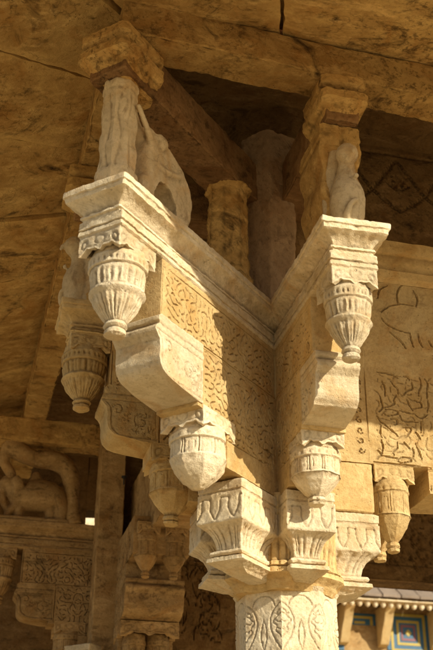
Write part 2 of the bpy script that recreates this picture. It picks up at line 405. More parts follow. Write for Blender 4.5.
# capital lobes: part of the column, one under each arm
def lobe(parent, ang, k, h=.108):
    t1 = .40*k
    L = [(-.925, t1-.01, h-.004), (-.93, t1, h), (-.965, t1, h), (-.968, t1-.004, h-.004), (-.975, t1-.004, h-.004), (-.978, t1, h), (-1.095, t1+.002, h+.002), (-1.100, t1, h),
         (-1.108, t1-.014, h-.008), (-1.125, t1-.036, h-.024), (-1.15, t1-.056, h-.038), (-1.185, t1-.072, h-.047), (-1.222, t1-.080, h-.051),
         (-1.226, t1-.065, h-.041), (-1.232, t1-.054, h-.033), (-1.243, t1-.050, h-.030), (-1.253, t1-.056, h-.034), (-1.258, t1-.072, h-.045),
         (-1.262, t1-.056, h-.034), (-1.268, t1-.040, h-.023), (-1.288, t1-.038, h-.022), (-1.294, t1-.05, h-.032), (-1.312, t1-.11, h-.056), (-1.325, t1-.15, h-.066)]
    L = [(z if z > -1.10 else -1.10+(z+1.10)*.80, t, hh) for z, t, hh in L]
    L = densify(L, .005); rings = []
    for z, t, hh in L:
        rings.append(rect_ring(.05, t, -hh, hh, z, .0038, (t1-.05, 2*h), rnd=.003))
    V = []
    # incised U motifs on the block and fluting lines on the flare
    for ring, (z, t, hh) in zip(rings, L):
        r = ring.copy()
        if -1.094 < z < -.98:
            v = (z+1.095)/.115                       # 0 bottom .. 1 top
            for side, coord, nrm, ext in (('y0', 0, (0, -1), None), ('y1', 0, (0, 1), None), ('x1', 1, (1, 0), None)):
                if side == 'y0': m = np.abs(r[:, 1]+hh) < 1e-6; u = r[:, 0]
                elif side == 'y1': m = np.abs(r[:, 1]-hh) < 1e-6; u = r[:, 0]
                else: m = np.abs(r[:, 0]-t) < 1e-6; u = r[:, 1]+hh
                c = ((u/.088) % 1)-.5
                c = c if side == 'x1' else (((t-u)/.088) % 1)-.5
                rad = .23 if v > .45 else .23+.9*(.45-v)**1.3
                edge = np.exp(-((np.abs(c)-rad)/.050)**2)*(v < .86)*(v > .06)+(np.abs(c) < .23)*np.exp(-((v-.86)/.05)**2)
                dd = -.0045*edge
                r[:, 0] += nrm[0]*dd*m; r[:, 1] += nrm[1]*dd*m
        elif -1.197 < z < -1.103:
            for side, nrm in (('y0', (0, -1)), ('y1', (0, 1)), ('x1', (1, 0))):
                if side == 'y0': m = np.abs(r[:, 1]+hh) < 1e-6; q = (t-r[:, 0]); w = 2*hh
                elif side == 'y1': m = np.abs(r[:, 1]-hh) < 1e-6; q = (t-r[:, 0]); w = 2*hh
                else: m = np.abs(r[:, 0]-t) < 1e-6; q = r[:, 1]+hh; w = 2*hh
                c = q/w
                if side != 'x1': c = np.where(c < 1.3, c, (c % 1))
                e_ = .8*np.exp(-((np.abs(c-.5)-.37)/.028)**2)+1.2*np.exp(-((np.abs(c-.5)-.29)/.028)**2)+1.3*np.exp(-((np.abs(c-.5)-.13)/.04)**2)
                dd = -.0055*e_*np.clip((z+1.197)/.02, 0, 1)*np.clip((-1.104-z)/.012, 0, 1)
                r[:, 0] += nrm[0]*dd*m; r[:, 1] += nrm[1]*dd*m
        V.append(r)
    V, Fc = loft(V)
    M = xf((erode(V, .0017, int(10+ang*3)), Fc), ang)
    return recalc(link_mesh('capital_lobe', *M, M_end, parent))
R45 = math.radians(45)
col = build_column('stone_column', 'carved octagonal stone column in the foreground with heart leaf scrolls under a lobed capital', (0, 0, 0))
for ang, k, h in ((-90, .97, .108), (-135, 1.42, .108), (180, 1.03, .108), (0, 1.0, .150), (90, 1.0, .150)): lobe(col, math.radians(ang), k, h)
# ------------------------------------------------------------------ bracket arms
def pendant(r, ztop, zbot, kind, cx, seed, cy=0):
    H = ztop-zbot; vr = int(abs(cx)*997+seed) % 3
    if kind == 'bud':       # fluted drum, roll, leafy bowl, button
        pr = [(ztop+.03, r*.9), (ztop, r*.98), (ztop-.012, r*1.04), (ztop-.05*1, r*1.03), (ztop-.056, r*.95), (ztop-.07, r*.97), (ztop-H*.42, r*.88),
              (ztop-H*.44, r*.95), (ztop-H*.47, r*.98), (ztop-H*.50, r*.92), (ztop-H*.53, r*.84), (ztop-H*.62, r*.74), (ztop-H*.74, r*.50), (ztop-H*.82, r*.34),
              (ztop-H*.84, r*.38), (ztop-H*.87, r*.41), (ztop-H*.895, r*.34), (ztop-H*.91, r*.30), (ztop-H*.93, r*.36), (ztop-H*.975, r*.37), (zbot, r*.26)]
        def mod(th, z, rr):
            u = (ztop-z)/H
            if u < .19: return -.05*r*np.exp(-((u-.1)/.035)**2)*(np.abs(np.sin(th*14)) > .8)
            if .2 < u < .41: return r*(-.045*np.abs(np.cos(th*(8+vr)))**6+.02*np.sin(th*27))*min(1, (u-.2)/.04)*min(1, (.42-u)/.03)
            if .52 < u < .81: return r*(.075*np.abs(np.sin(th*(4+vr)+.4))**.7-.05+.02*np.cos(th*30))*min(1, (u-.5)/.08)*min(1, (.83-u)/.1)
            return 0*th
    else:                   # 'cup': banded cup with plain faceted bowl and blunt point
        pr = [(ztop+.03, r*.9), (ztop, r*.97), (ztop-.01, r*1.02), (ztop-.036, r*1.03), (ztop-.042, r*.965), (ztop-H*.45, r*.97), (ztop-H*.49, r*1.0),
              (ztop-H*.52, r*.98), (ztop-H*.66, r*.80), (ztop-H*.82, r*.50), (ztop-H*.90, r*.30)]
        if kind == 'cup_button':
            pr = [(z_ if i < 7 else ztop-(ztop-z_)*.93, q) for i, (z_, q) in enumerate(pr)]
            pr += [(ztop-H*.86, r*.27), (ztop-H*.875, r*.33), (ztop-H*.92, r*.36), (ztop-H*.94, r*.30), (ztop-H*.955, r*.28), (ztop-H*.97, r*.34), (zbot, r*.30)]
        else: pr = pr[:-3]+[(ztop-H*.64, r*.90), (ztop-H*.82, r*.62), (ztop-H*.93, r*.36), (ztop-H*.985, r*.20), (zbot, r*.08)]
        def mod(th, z, rr):
            u = (ztop-z)/H; f = np.abs(((th/(2*math.pi)*10) % 1)-.5)*2
            if u < .17: return -.04*r*np.exp(-((u-.1)/.04)**2)*np.abs(np.sin(th*9))**8
            if u < .47: return -.05*r*np.exp(-((f-.82)/.07)**2)-.03*r*np.exp(-((f-.35)/.06)**2)*(.22 < u < .42)
            qf = (th % (math.pi/4))-math.pi/8
            return rr*(math.cos(math.pi/8)*1.03/np.cos(qf)-1)*min(1, (u-.47)/.08)
    m0 = mod
    def mod(th, z, rr):            # hand-cut: out of round, a knocked lip here and there
        return m0(th, z, rr)+rr*.018*np.sin(th*2+seed+vr)+rr*.012*np.sin(th*3+z*25)-.05*rr*np.exp(-(np.angle(np.exp(1j*(th-vr*2-seed)))/.22)**2)*(abs(z-(ztop-.02)) < .022)
    return lathe(pr, 132, mod, cx, cy, seed, .0019, .006)
def leaf_block(t0, t1, h, z1, z0, seed, sc=.35, cy=0):
    """block whose lower edge is cut to hanging corner scrolls"""
    L = densify([(z1, 0.0), (z0, 0.0)], .008); rings = []
    x0, x1 = t0, t1
    base = rect_ring(x0, x1, cy-h, cy+h, 0, .006, rnd=.003)
    cxm = (x0+x1)/2
    u = np.where(np.abs(np.abs(base[:, 1]-cy)-h) < 1e-6, (base[:, 0]-cxm)/((x1-x0)/2), (base[:, 1]-cy)/h)
    u = np.abs(u)
    cut = sc*np.clip(np.cos(u*math.pi/2), 0, 1)**.5*1.0-.18*np.exp(-(u/.14)**2)+.10*np.exp(-((u-.62)/.10)**2)
    cut = np.clip(cut, 0, .8)
    n0 = len(L)
    for i, (z, _) in enumerate(L):
        f = (z1-z)/(z1-z0); r = base.copy(); zz = z1-(z1-z0)*f*(1-cut)
        r[:, 2] = zz
        gr = np.exp(-((f-.86)/.045)**2)*.0035+np.exp(-((f-.06)/.05)**2)*.003
        sp_ = np.hypot((u-.74)/.13, (f-.55)/.22); gr = gr+.005*np.exp(-((sp_-1)/.3)**2)+.004*np.exp(-((np.hypot(u/.25, (f-.45)/.25)-1)/.25)**2)
        c = np.array([cxm, cy]); 
        my = np.abs(np.abs(base[:, 1]-cy)-h) < 1e-6
        r[:, 1] -= np.where(my, np.sign(base[:, 1]-cy)*gr, 0); r[:, 0] -= np.where(~my, np.sign(base[:, 0]-cxm)*gr, 0)
        rings.append(r)
    q = rings[-1].copy(); q[:, 0] = cxm+(q[:, 0]-cxm)*.8; q[:, 1] = cy+(q[:, 1]-cy)*.8; q[:, 2] += .004; rings.append(q)
    q2 = q.copy(); q2[:, 2] = z1-(z1-z0)*.3; rings.append(q2)
    V, Fc = loft(rings); return erode(V, .0013, seed), Fc
def cornice(t0, L, h, z=0, seed=1, sp=.012):
    pf = [(0, -.012), (-.004, -.002), (-.01, 0), (-.030, 0), (-.034, -.006), (-.040, -.007), (-.052, -.009), (-.056, -.016), (-.066, -.034), (-.08, -.050), (-.094, -.060), (-.104, -.064), (-.108, -.054), (-.118, -.052), (-.122, -.060), (-.135, -.062)]
    rings = [rect_ring(t0, L+e_, -h-e_, h+e_, z+zz, sp, (L-t0, 2*h)) for zz, e_ in densify(pf, .012)]
    V, Fc = loft(rings); return erode(V, .0028, seed), Fc
def scroll(tp, t2, half, z1, z0, seed):
    zf = [(0, .0), (-.012, .018), (-.03, .020), (-.038, .008), (-.046, .010), (-.055, .026), (-.068, .034), (-.082, .032), (-.094, .020), (-.11, .008), (-.14, .003), (-.175, .003),
          (-.195, .000), (-.213, -.008), (-.226, -.022), (-.235, -.042), (-.242, -.075), (-.250, -.13), (-.257, -.20), (-.262, -.27)]
    sc = (z1-z0)/.262
    zz = np.array([z1+q[0]*sc for q in zf])[::-1]; tt = np.array([q[1]*(1 if q[1] > -.03 else (tp-t2)/.31) for q in zf])[::-1]
    w = tp-t2
    def rel(T, Z):
        F_ = np.interp(Z.ravel(), zz, tt).reshape(Z.shape)+tp
        d = np.minimum(F_-T, 9)                       # distance behind the front outline
        low = (z1-Z)/(z1-z0)
        g = np.zeros_like(T)
        inner = np.minimum(F_-T, (Z-z0)*1.0+.0)       # border lip
        g -= .0055*sstep((inner-.014)/.004)*(low > .30)
        g += .0035*sstep((inner-.024)/.004)*(low > .30)
        g -= .004*np.exp(-((low-.16)/.018)**2)+.004*np.exp(-((low-.28)/.015)**2)
        cx = tp-w*.42; cz = z0+(z1-z0)*.42
        st = rosette(cx+w*.05, cz, .02)+[spiral(cx+w*.22, cz+.035, .03, 1.1, .3), spiral(cx-w*.25, cz-.01, .045, 1.2, 2.5, -1)]
        st += arabesque(t2+.01, cx-w*.05, z0+.02, z0+(z1-z0)*.62, seed, .08, .0028)[:14]
        st += lines(((t2+.008, z0+.01), (t2+.008, z1-.08)))
        return g-.005*stroke_depth(T, Z, st)
    zl = [z1, z1-.04*sc, z1-.1*sc, z0+.05, z0]
    tf = lambda z: tp+float(np.interp(z, zz, tt))
    tb = lambda z: t2+.10*max(0, 0)
    return slab(zl, tb, tf, half, rel, .005, .005, seed, .0016, 16)
def build_arm(name, label, loc, ang, dims, mat_end=M_end, group='carved bracket arms reaching out from the columns', side=M_sand, up1=0, up2=0, hs=.104, low1=-.598):
    L, tp1, tp, t2, tp2, r1, r2 = dims        # length, pendant, panel front, scroll back, pendant 2 centre, radii
    o = empty(name, label, 'bracket', loc, ang, group)
    recalc(link_mesh('cornice', *cornice(.16, L, .15, 0, int(L*100)), mat_end, o))
    # fascia and body with the carved flanks
    hb = .098
    def rel(T, Z):
        st = []
        lo = -.012*0
        st += frame(.24, tp-.008, -.455+.006, -.225)+lines(((t2-.006, -.455), (t2-.006, -.76)))
        st += lines(((.2, -.80), (t2+.08, -.80)), w=.0022)
        g = -.0075*np.maximum(stroke_depth(T, Z, st), np.maximum(foliage(T, Z, .27, tp-.03, -.445, -.24, 5+int(L*10), mirror=(tp+.2)*.62), foliage(T, Z, .25, t2-.02, -.80, -.465, 9+int(L*10), mirror=(t2+.2)*.5)))
        return g
    def tf(z):
        if z > -.4601: return tp
        if z > -.7301: return t2+.03
        return min(tp2-r2*.55, t2)
    E_ = 1e-4
    zl = [-.15, -.19, -.46, -.46-E_*3, -.73, -.73-E_*3, -.917]
    recalc(link_mesh('carved_body', *slab(zl, lambda z: .10, tf, hb, rel, .0036, .0036, 3+int(L*10), .0011, 12), side, o))
    fb = [(-.128, .0), (-.132, .004), (-.165+up1*.5, .005), (-.169+up1*.5, -.003), (-.174+up1*.5, .002), (-.192+up1, .006), (-.198+up1, .0), (-.202+up1, -.008)]
    te = L-.062
    rings = [rect_ring(.16, te+e_, -.100-e_, .100+e_, z, .009, (te-.16, .2)) for z, e_ in densify(fb, .006)]
    V, Fc = loft(rings); recalc(link_mesh('fascia', erode(V, .0028, 7), Fc, mat_end, o))
    bl = .105
    recalc(link_mesh('pendant_block', *leaf_block(tp1-r1*1.02, te+.002, .098, -.199+up1, -.292+up1, 4), mat_end, o))
    recalc(link_mesh('pendant', *pendant(r1, -.272+up1, low1, 'bud', tp1, 9), mat_end, o))
    recalc(link_mesh('scroll_block', *scroll(tp, t2, hs, -.452+up2, -.715+up2, 12), mat_end, o))
    recalc(link_mesh('pendant_block', *leaf_block(tp2-r2*1.05, tp2+r2*1.08, hs, -.712+up2, -.805+up2, 14), mat_end, o))
    recalc(link_mesh('pendant', *pendant(r2, -.79+up2, -1.015+up2*.3, 'cup' if L > 1.3 else 'cup_button', tp2, 19), mat_end, o))
    return o
DA = (1.525, 1.335, 1.18, .87, .735, .111, .118)
DB = (1.09, .935, .765, .555, .46, .095, .105)
DC = (1.09, .95, .84, .61, .52, .105, .105)
armA = build_arm('carved_bracket', 'longest bracket arm, pointing to the lower left corner of the pavilion, its flank lit', (0, 0, 0), math.radians(-135), DA)
armB = build_arm('carved_bracket', 'sunlit bracket arm pointing straight at the viewer with the bright end face and hanging bud', (0, 0, 0), math.radians(-90), DB, hs=.094, low1=-.575)
armC = build_arm('carved_bracket', 'shaded bracket arm half hidden behind the longest one, under the brown eave slabs', (0, 0, 0), math.radians(180), DC, M_sand, up1=.045, up2=.05, low1=-.50)
# ------------------------------------------------------------------ lintel walls (D and E) with their corbelled feet
PANEL = [[(0.445, -0.206), (0.484, -0.21), (0.518, -0.211), (0.548, -0.228)], [(0.511, -0.247), (0.523, -0.269), (0.543, -0.284), (0.545, -0.311)], [(0.463, -0.253), (0.478, -0.283), (0.475, -0.332)], [(0.449, -0.33), (0.455, -0.365), (0.462, -0.39), (0.439, -0.415)], [(0.47, -0.398), (0.5, -0.399), (0.534, -0.4), (0.533, -0.418), (0.484, -0.432), (0.464, -0.425)], [(0.428, -0.442), (0.444, -0.466), (0.46, -0.477)], [(0.46, -0.477), (0.488, -0.5), (0.512, -0.519), (0.523, -0.535)], [(0.442, -0.488), (0.436, -0.518), (0.442, -0.548)], [(0.492, -0.444), (0.526, -0.444), (0.529, -0.466), (0.511, -0.476)], [(0.543, -0.399), (0.581, -0.404), (0.615, -0.409)], [(0.587, -0.337), (0.597, -0.367), (0.612, -0.391)], [(0.575, -0.213), (0.601, -0.214), (0.609, -0.231)], [(0.621, -0.239), (0.624, -0.275), (0.59, -0.292), (0.571, -0.317)], [(0.663, -0.211), (0.669, -0.252), (0.652, -0.285), (0.65, -0.312)], [(0.685, -0.213), (0.705, -0.238), (0.695, -0.276), (0.693, -0.321)], [(0.626, -0.337), (0.656, -0.342), (0.662, -0.368), (0.627, -0.377)], [(0.697, -0.329), (0.697, -0.356), (0.686, -0.392)], [(0.624, -0.412), (0.652, -0.431), (0.69, -0.401)], [(0.545, -0.425), (0.551, -0.45), (0.603, -0.449), (0.633, -0.449)], [(0.566, -0.483), (0.6, -0.484), (0.571, -0.526), (0.562, -0.535)], [(0.651, -0.444), (0.646, -0.501)], [(0.616, -0.5), (0.638, -0.536)], [(0.521, -0.561), (0.519, -0.591), (0.492, -0.614), (0.499, -0.63)], [(0.437, -0.557), (0.447, -0.589), (0.436, -0.632)], [(0.412, -0.61), (0.436, -0.632), (0.413, -0.655)], [(0.436, -0.637), (0.469, -0.642), (0.511, -0.644)], [(0.551, -0.558), (0.578, -0.589)], [(0.514, -0.65), (0.536, -0.635), (0.579, -0.635), (0.581, -0.652), (0.534, -0.666), (0.514, -0.658)], [(0.596, -0.583), (0.596, -0.625)], [(0.611, -0.56), (0.624, -0.597), (0.638, -0.638)], [(0.532, -0.321), (0.516, -0.349), (0.524, -0.362), (0.506, -0.377), (0.47, -0.39)], [(0.392, -0.672), (0.55, -0.673), (0.677, -0.676)]]
BIRD = [[(0.485, 0.095), (0.508, 0.064), (0.563, 0.038), (0.625, 0.027)], [(0.581, 0.189), (0.579, 0.244), (0.596, 0.288), (0.623, 0.309)], [(0.672, 0.278), (0.692, 0.232), (0.677, 0.182)], [(0.632, 0.027), (0.635, -0.005), (0.644, -0.046)], [(0.676, 0.033), (0.679, -0.013), (0.695, -0.044)], [(0.727, -0.0), (0.746, -0.033)], [(0.488, 0.129), (0.535, 0.172), (0.601, 0.192), (0.664, 0.187)], [(0.474, 0.202), (0.484, 0.258), (0.531, 0.286)], [(0.524, 0.02), (0.583, -0.025), (0.605, -0.062)]]
def build_lintel(name, label, loc, ang, length, mirror=False, mat=M_sand, zt=.30, foot2=True, cat='lintel'):
    o = empty(name, label, cat, loc, ang, 'carved lintel walls between the columns'); H = .15
    def rel(T, Z):
        st = []
        for q in PANEL+[[(1.50-x, z) for x, z in p] for p in PANEL]:
            p = np.array(q); k = len(p); tt = np.linspace(0, k-1, (k-1)*5+1)
            p = np.stack([np.interp(tt, range(k), p[:, 0]), np.interp(tt, range(k), p[:, 1])], 1)
            for _ in range(2): p[1:-1] = (p[:-2]+2*p[1:-1]+p[2:])/4
            st.append((p, .0052))
        for q in BIRD:
            p = np.array(q); k = len(p); tt = np.linspace(0, k-1, (k-1)*5+1)
            p = np.stack([np.interp(tt, range(k), p[:, 0]), np.interp(tt, range(k), p[:, 1])], 1)
            for _ in range(2): p[1:-1] = (p[:-2]+2*p[1:-1]+p[2:])/4
            st.append((p, .0060))
        st += lines(((.375, -.1), (.375, -.66)), w=.0022)
        st += [spiral(.337, z_, .018, 1.0, z_*50, 1 if k_ % 2 else -1, .003) for k_, z_ in enumerate(np.arange(-.62, -.2, .05))]
        wide = stroke_depth(T, Z, [(p, w*2.7) for p, w in st], .9)
        return .0045*wide-.012*np.maximum(stroke_depth(T, Z, st), .35*foliage(T, Z, .415, 1.08, -.655, -.20, 23, .07, .0034, -.15, .75))
    far = length
    E_ = 1e-4
    recalc(link_mesh('carved_face', *slab([zt, -.68], lambda z: .12, lambda z: 1.12, H, rel, .0042, .0042, 21, .0014, 8), mat, o))
    recalc(link_mesh('plain_face', *box(1.118, far, -H+.002, H-.002, -.30, zt-.002, .03, 5, .003), mat, o))
    # root pier down to the capital
    recalc(link_mesh('root_pier', *box(.10, .385, -H+.003, H-.003, -.917, -.681, .012, 7, .0018), mat, o))
    # upper band
    pf = [(zt+.003, 0), (zt+.02, .004), (zt+.03, .016), (zt+.07, .020), (zt+.08, .008), (zt+.16, .01), (zt+.17, .03), (zt+.20, .036), (zt+.235, .036), (zt+.245, .0)]
    rings = [rect_ring(.14, far, -H-e_, H+e_, z, .03, (far, 2*H)) for z, e_ in densify(pf, .02)]
    V, Fc = loft(rings); recalc(link_mesh('band', erode(V, .003, 8), Fc, mat, o))
    for s in (-1, 1):
        cy = s*.080
        recalc(link_mesh('pendant_block', *leaf_block(.392, .588, .077, -.683, -.775, 14, cy=cy), mat, o))
        recalc(link_mesh('pendant', *pendant(.090, -.765, -1.07, 'cup_button', .49, 19, cy), mat, o))
    # next corbel step beyond the pendants
    recalc(link_mesh('scroll_block', *xf(scroll(1.0, .665, .147, -.67, -.80, 9)), mat, o))
    return o
linD = build_lintel('lintel_wall', 'broad yellow lintel wall at the right with arabesque panel and outlined bird', (0, 0, 0), 0, 5.9)
copy_thing(col, (3.9, 0, 0), 0, 'next column of the front row, outside the right edge of the photo', 'carved columns of the pavilion')
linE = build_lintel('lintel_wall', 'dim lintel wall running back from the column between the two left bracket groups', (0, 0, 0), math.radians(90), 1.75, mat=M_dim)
def wide_foot():
    o = empty('stone_corbel', 'dim wide bracket with two small pendants side by side, beside the grey brown pier', 'bracket', (-.11, 3.4, 0), math.radians(-90), 'carved lintel walls between the columns')
    def rel(T, Z):
        return -.008*stroke_depth(T, Z, arabesque(.3, 1.0, -1.1, -.25, 9, .14, .006)+lines(((.2, -.5), (.9, -.5)), w=.005))
    def tf(z): return 1.06 if z > -.4501 else (.80 if z > -.7801 else .58)
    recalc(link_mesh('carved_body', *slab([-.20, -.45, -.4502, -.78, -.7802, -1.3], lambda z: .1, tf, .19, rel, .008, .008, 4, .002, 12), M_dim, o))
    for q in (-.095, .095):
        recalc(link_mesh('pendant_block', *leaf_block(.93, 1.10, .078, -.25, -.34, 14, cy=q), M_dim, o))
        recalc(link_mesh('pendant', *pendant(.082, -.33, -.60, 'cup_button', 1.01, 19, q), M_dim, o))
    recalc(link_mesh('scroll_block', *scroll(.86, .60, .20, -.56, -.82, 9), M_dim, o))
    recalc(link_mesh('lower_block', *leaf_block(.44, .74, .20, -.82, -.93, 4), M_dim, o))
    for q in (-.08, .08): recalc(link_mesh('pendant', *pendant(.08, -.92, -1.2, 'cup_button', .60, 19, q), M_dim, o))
    return o
wide_foot()
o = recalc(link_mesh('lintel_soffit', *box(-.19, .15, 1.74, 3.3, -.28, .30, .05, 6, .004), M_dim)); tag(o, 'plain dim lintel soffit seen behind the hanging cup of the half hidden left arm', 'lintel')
# upper frieze walls over the lintels
def frieze(name, label, loc, ang, length, seed):
    def rel(T, Z):
        st = []
        for i in range(int(length/.30)):
            c = .36+i*.30; th = np.linspace(0, math.pi, 16)
            st += lines(((c-.15, .90), (c, 1.12)), ((c, 1.12), (c+.15, .90)), ((c-.15, .90), (c, .78)), ((c, .78), (c+.15, .90)), w=.008)
            for k in range(5):
                q = .5+k*.53; st.append((np.array([[c+.02*math.cos(q), .92+.02*math.sin(q)], [c+.085*math.cos(q), .92+.11*math.sin(q)]]), .007))
        st += lines(((.2, .72), (length, .72)), ((.2, 1.15), (length, 1.15)), w=.006)
        return -.012*stroke_depth(T, Z, st)
    o = link_mesh(name, *xf(slab([1.2, .55], lambda z: .15, lambda z: length, .11, rel, .012, .012, seed, .003, 4), ang, loc), M_shade)
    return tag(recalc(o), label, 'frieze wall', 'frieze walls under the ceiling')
frieze('frieze_wall', 'dark upper frieze of fan arches above the yellow lintel wall at the right', (0, 0, 0), 0, 5.9, 3)
frieze('frieze_wall', 'dark upper frieze wall above the dim lintel running back on the left', (0, 0, 0), math.radians(90), 3.1, 4)
# ------------------------------------------------------------------ upper pier and bud colonnette
pr = [(1.2, .30), (.96, .30), (.93, .24), (.88, .27), (.82, .2), (.0, .19)]
o = recalc(link_mesh('upper_pier', *lathe(pr, 64, lambda th, z, r: r*.03*np.cos(8*th), seed=8, dz=.02, amp=.005), M_shade)); tag(o, 'dark upper pier above the capital where all the bracket arms meet', 'pier')
pr = [(.96, .15), (.70, .14), (.66, .135), (.60, .13), (.52, .135), (.40, .13), (.22, .115), (.1, .10), (.0, .09)]
def oct6(th, z, r):
    q = (th+.3+math.pi/6) % (math.pi/3)-math.pi/6
    return r*(math.cos(math.pi/6)*1.06/np.cos(q)-1)*.8
o = recalc(link_mesh('corner_shaft', *lathe(pr, 96, oct6, -.105, -.235, 6, .005, .012), stone('rosy_sandstone', (.34, .215, .115), (.43, .29, .165), (.16, .09, .045), .7, .8, crack=.1)))
tag(o, 'plain weathered tan shaft in the dark corner between the two front brackets', 'shaft')
# ------------------------------------------------------------------ posts, corbel heads, brace beams
def oct_lathe(prof, cx, cy, seed, mod=None, n=64, amp=.002):
    def m(th, z, r):
        q = (th+math.pi/8) % (math.pi/4)-math.pi/8
        base = r*(math.cos(math.pi/8)*1.02/np.cos(q)-1)
        return base+(mod(th, z, r) if mod else 0)
    return lathe(prof, n, m, cx, cy, seed, amp, .012)
def to_world(ang): return lambda vf: xf(vf, ang)
# A: short fluted post at the tip
def figmod(th, z, r):
    w = np.zeros_like(th)
    if .10 < z < .50:
        for q, dw in ((-1.2, .10), (-.55, .09), (.05, .1), (.7, .1), (1.3, .1), (2.2, .1), (-2.2, .1)):
            dth = np.angle(np.exp(1j*(th-q-.12*math.sin(z*22+q*3))))
            w += -.0045*np.exp(-(dth/dw)**2)
        w += .004*np.sin(z*40)*np.cos(th*3)
    return w
angA = math.radians(-135)
pr = [(.565, .072), (.555, .077), (.53, .077), (.52, .071), (.50, .073), (.30, .075), (.12, .078), (.11, .085), (.08, .087), (.0, .088)]
o = recalc(link_mesh('tip_post', *xf(oct_lathe(pr, 1.385, 0, 3, figmod, 96, .0022), angA), M_pale)); tag(o, 'short pale fluted post standing on the tip of the longest bracket arm', 'post')
pr = [(.57, .10), (.565, .112), (.57, .112), (.55, .092), (.3, .098), (.08, .10), (.06, .115), (.0, .12)]
o = recalc(link_mesh('inner_post', *xf(oct_lathe(pr, .50, 0, 5, lambda th, z, r: .004*np.sin(z*60)*np.sin(2*th+z*20), 64, .005), angA), M_old)); tag(o, 'shaded brown post behind the leaning stone animal on the longest bracket arm', 'post')
def corbel_head(t, h, lows, seed):
    """stepped head: lows = [(z, extend)] downward"""
    rings = [rect_ring(t-.30, t+e_, -h-w_, h+w_, z, .015, (.3, 2*h), rnd=.02) for z, e_, w_ in densify(lows, .015)]
    V, Fc = loft(rings); return erode(V, .003, seed), Fc
def brace(name, label, ang, t_tip, h, seed, t0=.05):
    o = empty(name, label, 'beam', (0, 0, 0), ang, 'brace beams over the bracket arms')
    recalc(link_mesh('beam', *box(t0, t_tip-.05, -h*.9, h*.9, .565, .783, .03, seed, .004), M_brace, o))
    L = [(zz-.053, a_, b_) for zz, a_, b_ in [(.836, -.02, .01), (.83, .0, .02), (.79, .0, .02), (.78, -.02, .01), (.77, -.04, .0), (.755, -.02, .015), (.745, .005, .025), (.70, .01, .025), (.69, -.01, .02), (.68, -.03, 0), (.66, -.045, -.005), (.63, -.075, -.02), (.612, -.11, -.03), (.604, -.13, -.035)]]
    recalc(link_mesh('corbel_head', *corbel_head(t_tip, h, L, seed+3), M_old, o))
    return o
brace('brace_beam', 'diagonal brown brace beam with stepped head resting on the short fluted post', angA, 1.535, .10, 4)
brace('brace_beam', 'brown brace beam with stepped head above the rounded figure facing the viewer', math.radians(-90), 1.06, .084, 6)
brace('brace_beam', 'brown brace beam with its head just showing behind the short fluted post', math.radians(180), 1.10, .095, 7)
# B and C: flat wavy post and rounded figure
def wavy_post(ang, t, seed, label):
    def tfz(z): return t+.02*math.sin(z*16)+.012
    L = densify([(.56, 0), (.0, 0)], .012); rings = []
    for z, _ in L:
        w = .088+.010*math.sin(z*30+1)+.012*(z > .50)
        rings.append(rect_ring(t-.30, t+.012*math.sin(z*14), -w, w, z, .012, (.3, .18), rnd=.012))
    V, Fc = loft(rings)
    for side in (-1,):
        m = V[:, 0] > t-.03
        V[m, 0] -= .010*np.exp(-((V[m, 1]-.01*np.sin(V[m, 2]*14))/.014)**2)
    o = recalc(link_mesh('bracket_post', *xf((erode(V, .0025, seed), Fc), ang), M_old if seed != 1 else M_dim))
    return tag(o, label, 'post')
wavy_post(math.radians(-90), .965, 4, 'flat wavy edged post behind the rounded figure on the sunlit arm')
wavy_post(math.radians(180), .965, 2, 'flat shaded post standing on the half hidden left bracket arm')
def sweep(path, radii, n=20, flat=None, cap=True):
    """tube through path with elliptical radii (a: in-plane normal, b: sideways)"""
    P = np.array(path, float); m = len(P); t = np.arange(m)
    k = (m-1)*6+1; tt = np.linspace(0, m-1, k)
    def cr(A_):
        A_ = np.array(A_, float); out = []
        for x in tt:
            i = min(int(x), m-2); f = x-i
            p0 = A_[max(i-1, 0)]; p1 = A_[i]; p2 = A_[i+1]; p3 = A_[min(i+2, m-1)]
            out.append(.5*((2*p1)+(-p0+p2)*f+(2*p0-5*p1+4*p2-p3)*f*f+(-p0+3*p1-3*p2+p3)*f**3))
        return np.array(out)
    C_ = cr(P); R_ = np.maximum(cr(np.array(radii, float)), .001); rings = []
    T_ = np.gradient(C_, axis=0); T_ /= np.linalg.norm(T_, axis=1)[:, None]
    for c, tn, r in zip(C_, T_, R_):
        side = np.array([0, 1., 0]); side = side-tn*(side@tn); side /= np.linalg.norm(side); nr = np.cross(side, tn)
        th = np.arange(n)/n*2*math.pi
        rings.append(c+np.outer(np.cos(th)*r[0], nr)+np.outer(np.sin(th)*r[1], side))
    return loft(rings)
def remesh_join(name, parts, mat, vox=.008, smooth=2, ang=0, loc=(0, 0, 0)):
    """fuse overlapping solids into one continuous carved surface"""
    V, Fc = join(*parts)
    me = bpy.data.meshes.new('t'); me.from_pydata([tuple(v) for v in V], [], Fc); me.update()
    o = bpy.data.objects.new('t', me); COL.objects.link(o); recalc(o)
    md = o.modifiers.new('r', 'REMESH'); md.mode = 'VOXEL'; md.voxel_size = vox
    sm = o.modifiers.new('s', 'SMOOTH'); sm.iterations = smooth; sm.factor = .6
    dg = bpy.context.evaluated_depsgraph_get(); ev = o.evaluated_get(dg); m2 = ev.to_mesh()
    V2 = np.array([v.co[:] for v in m2.vertices]); F2 = [tuple(p.vertices) for p in m2.polygons]
    ev.to_mesh_clear(); bpy.data.objects.remove(o)
    V2 = erode(V2, .0014, 5)
    return link_mesh(name, *xf((V2, F2), ang, loc), mat, angle=60)
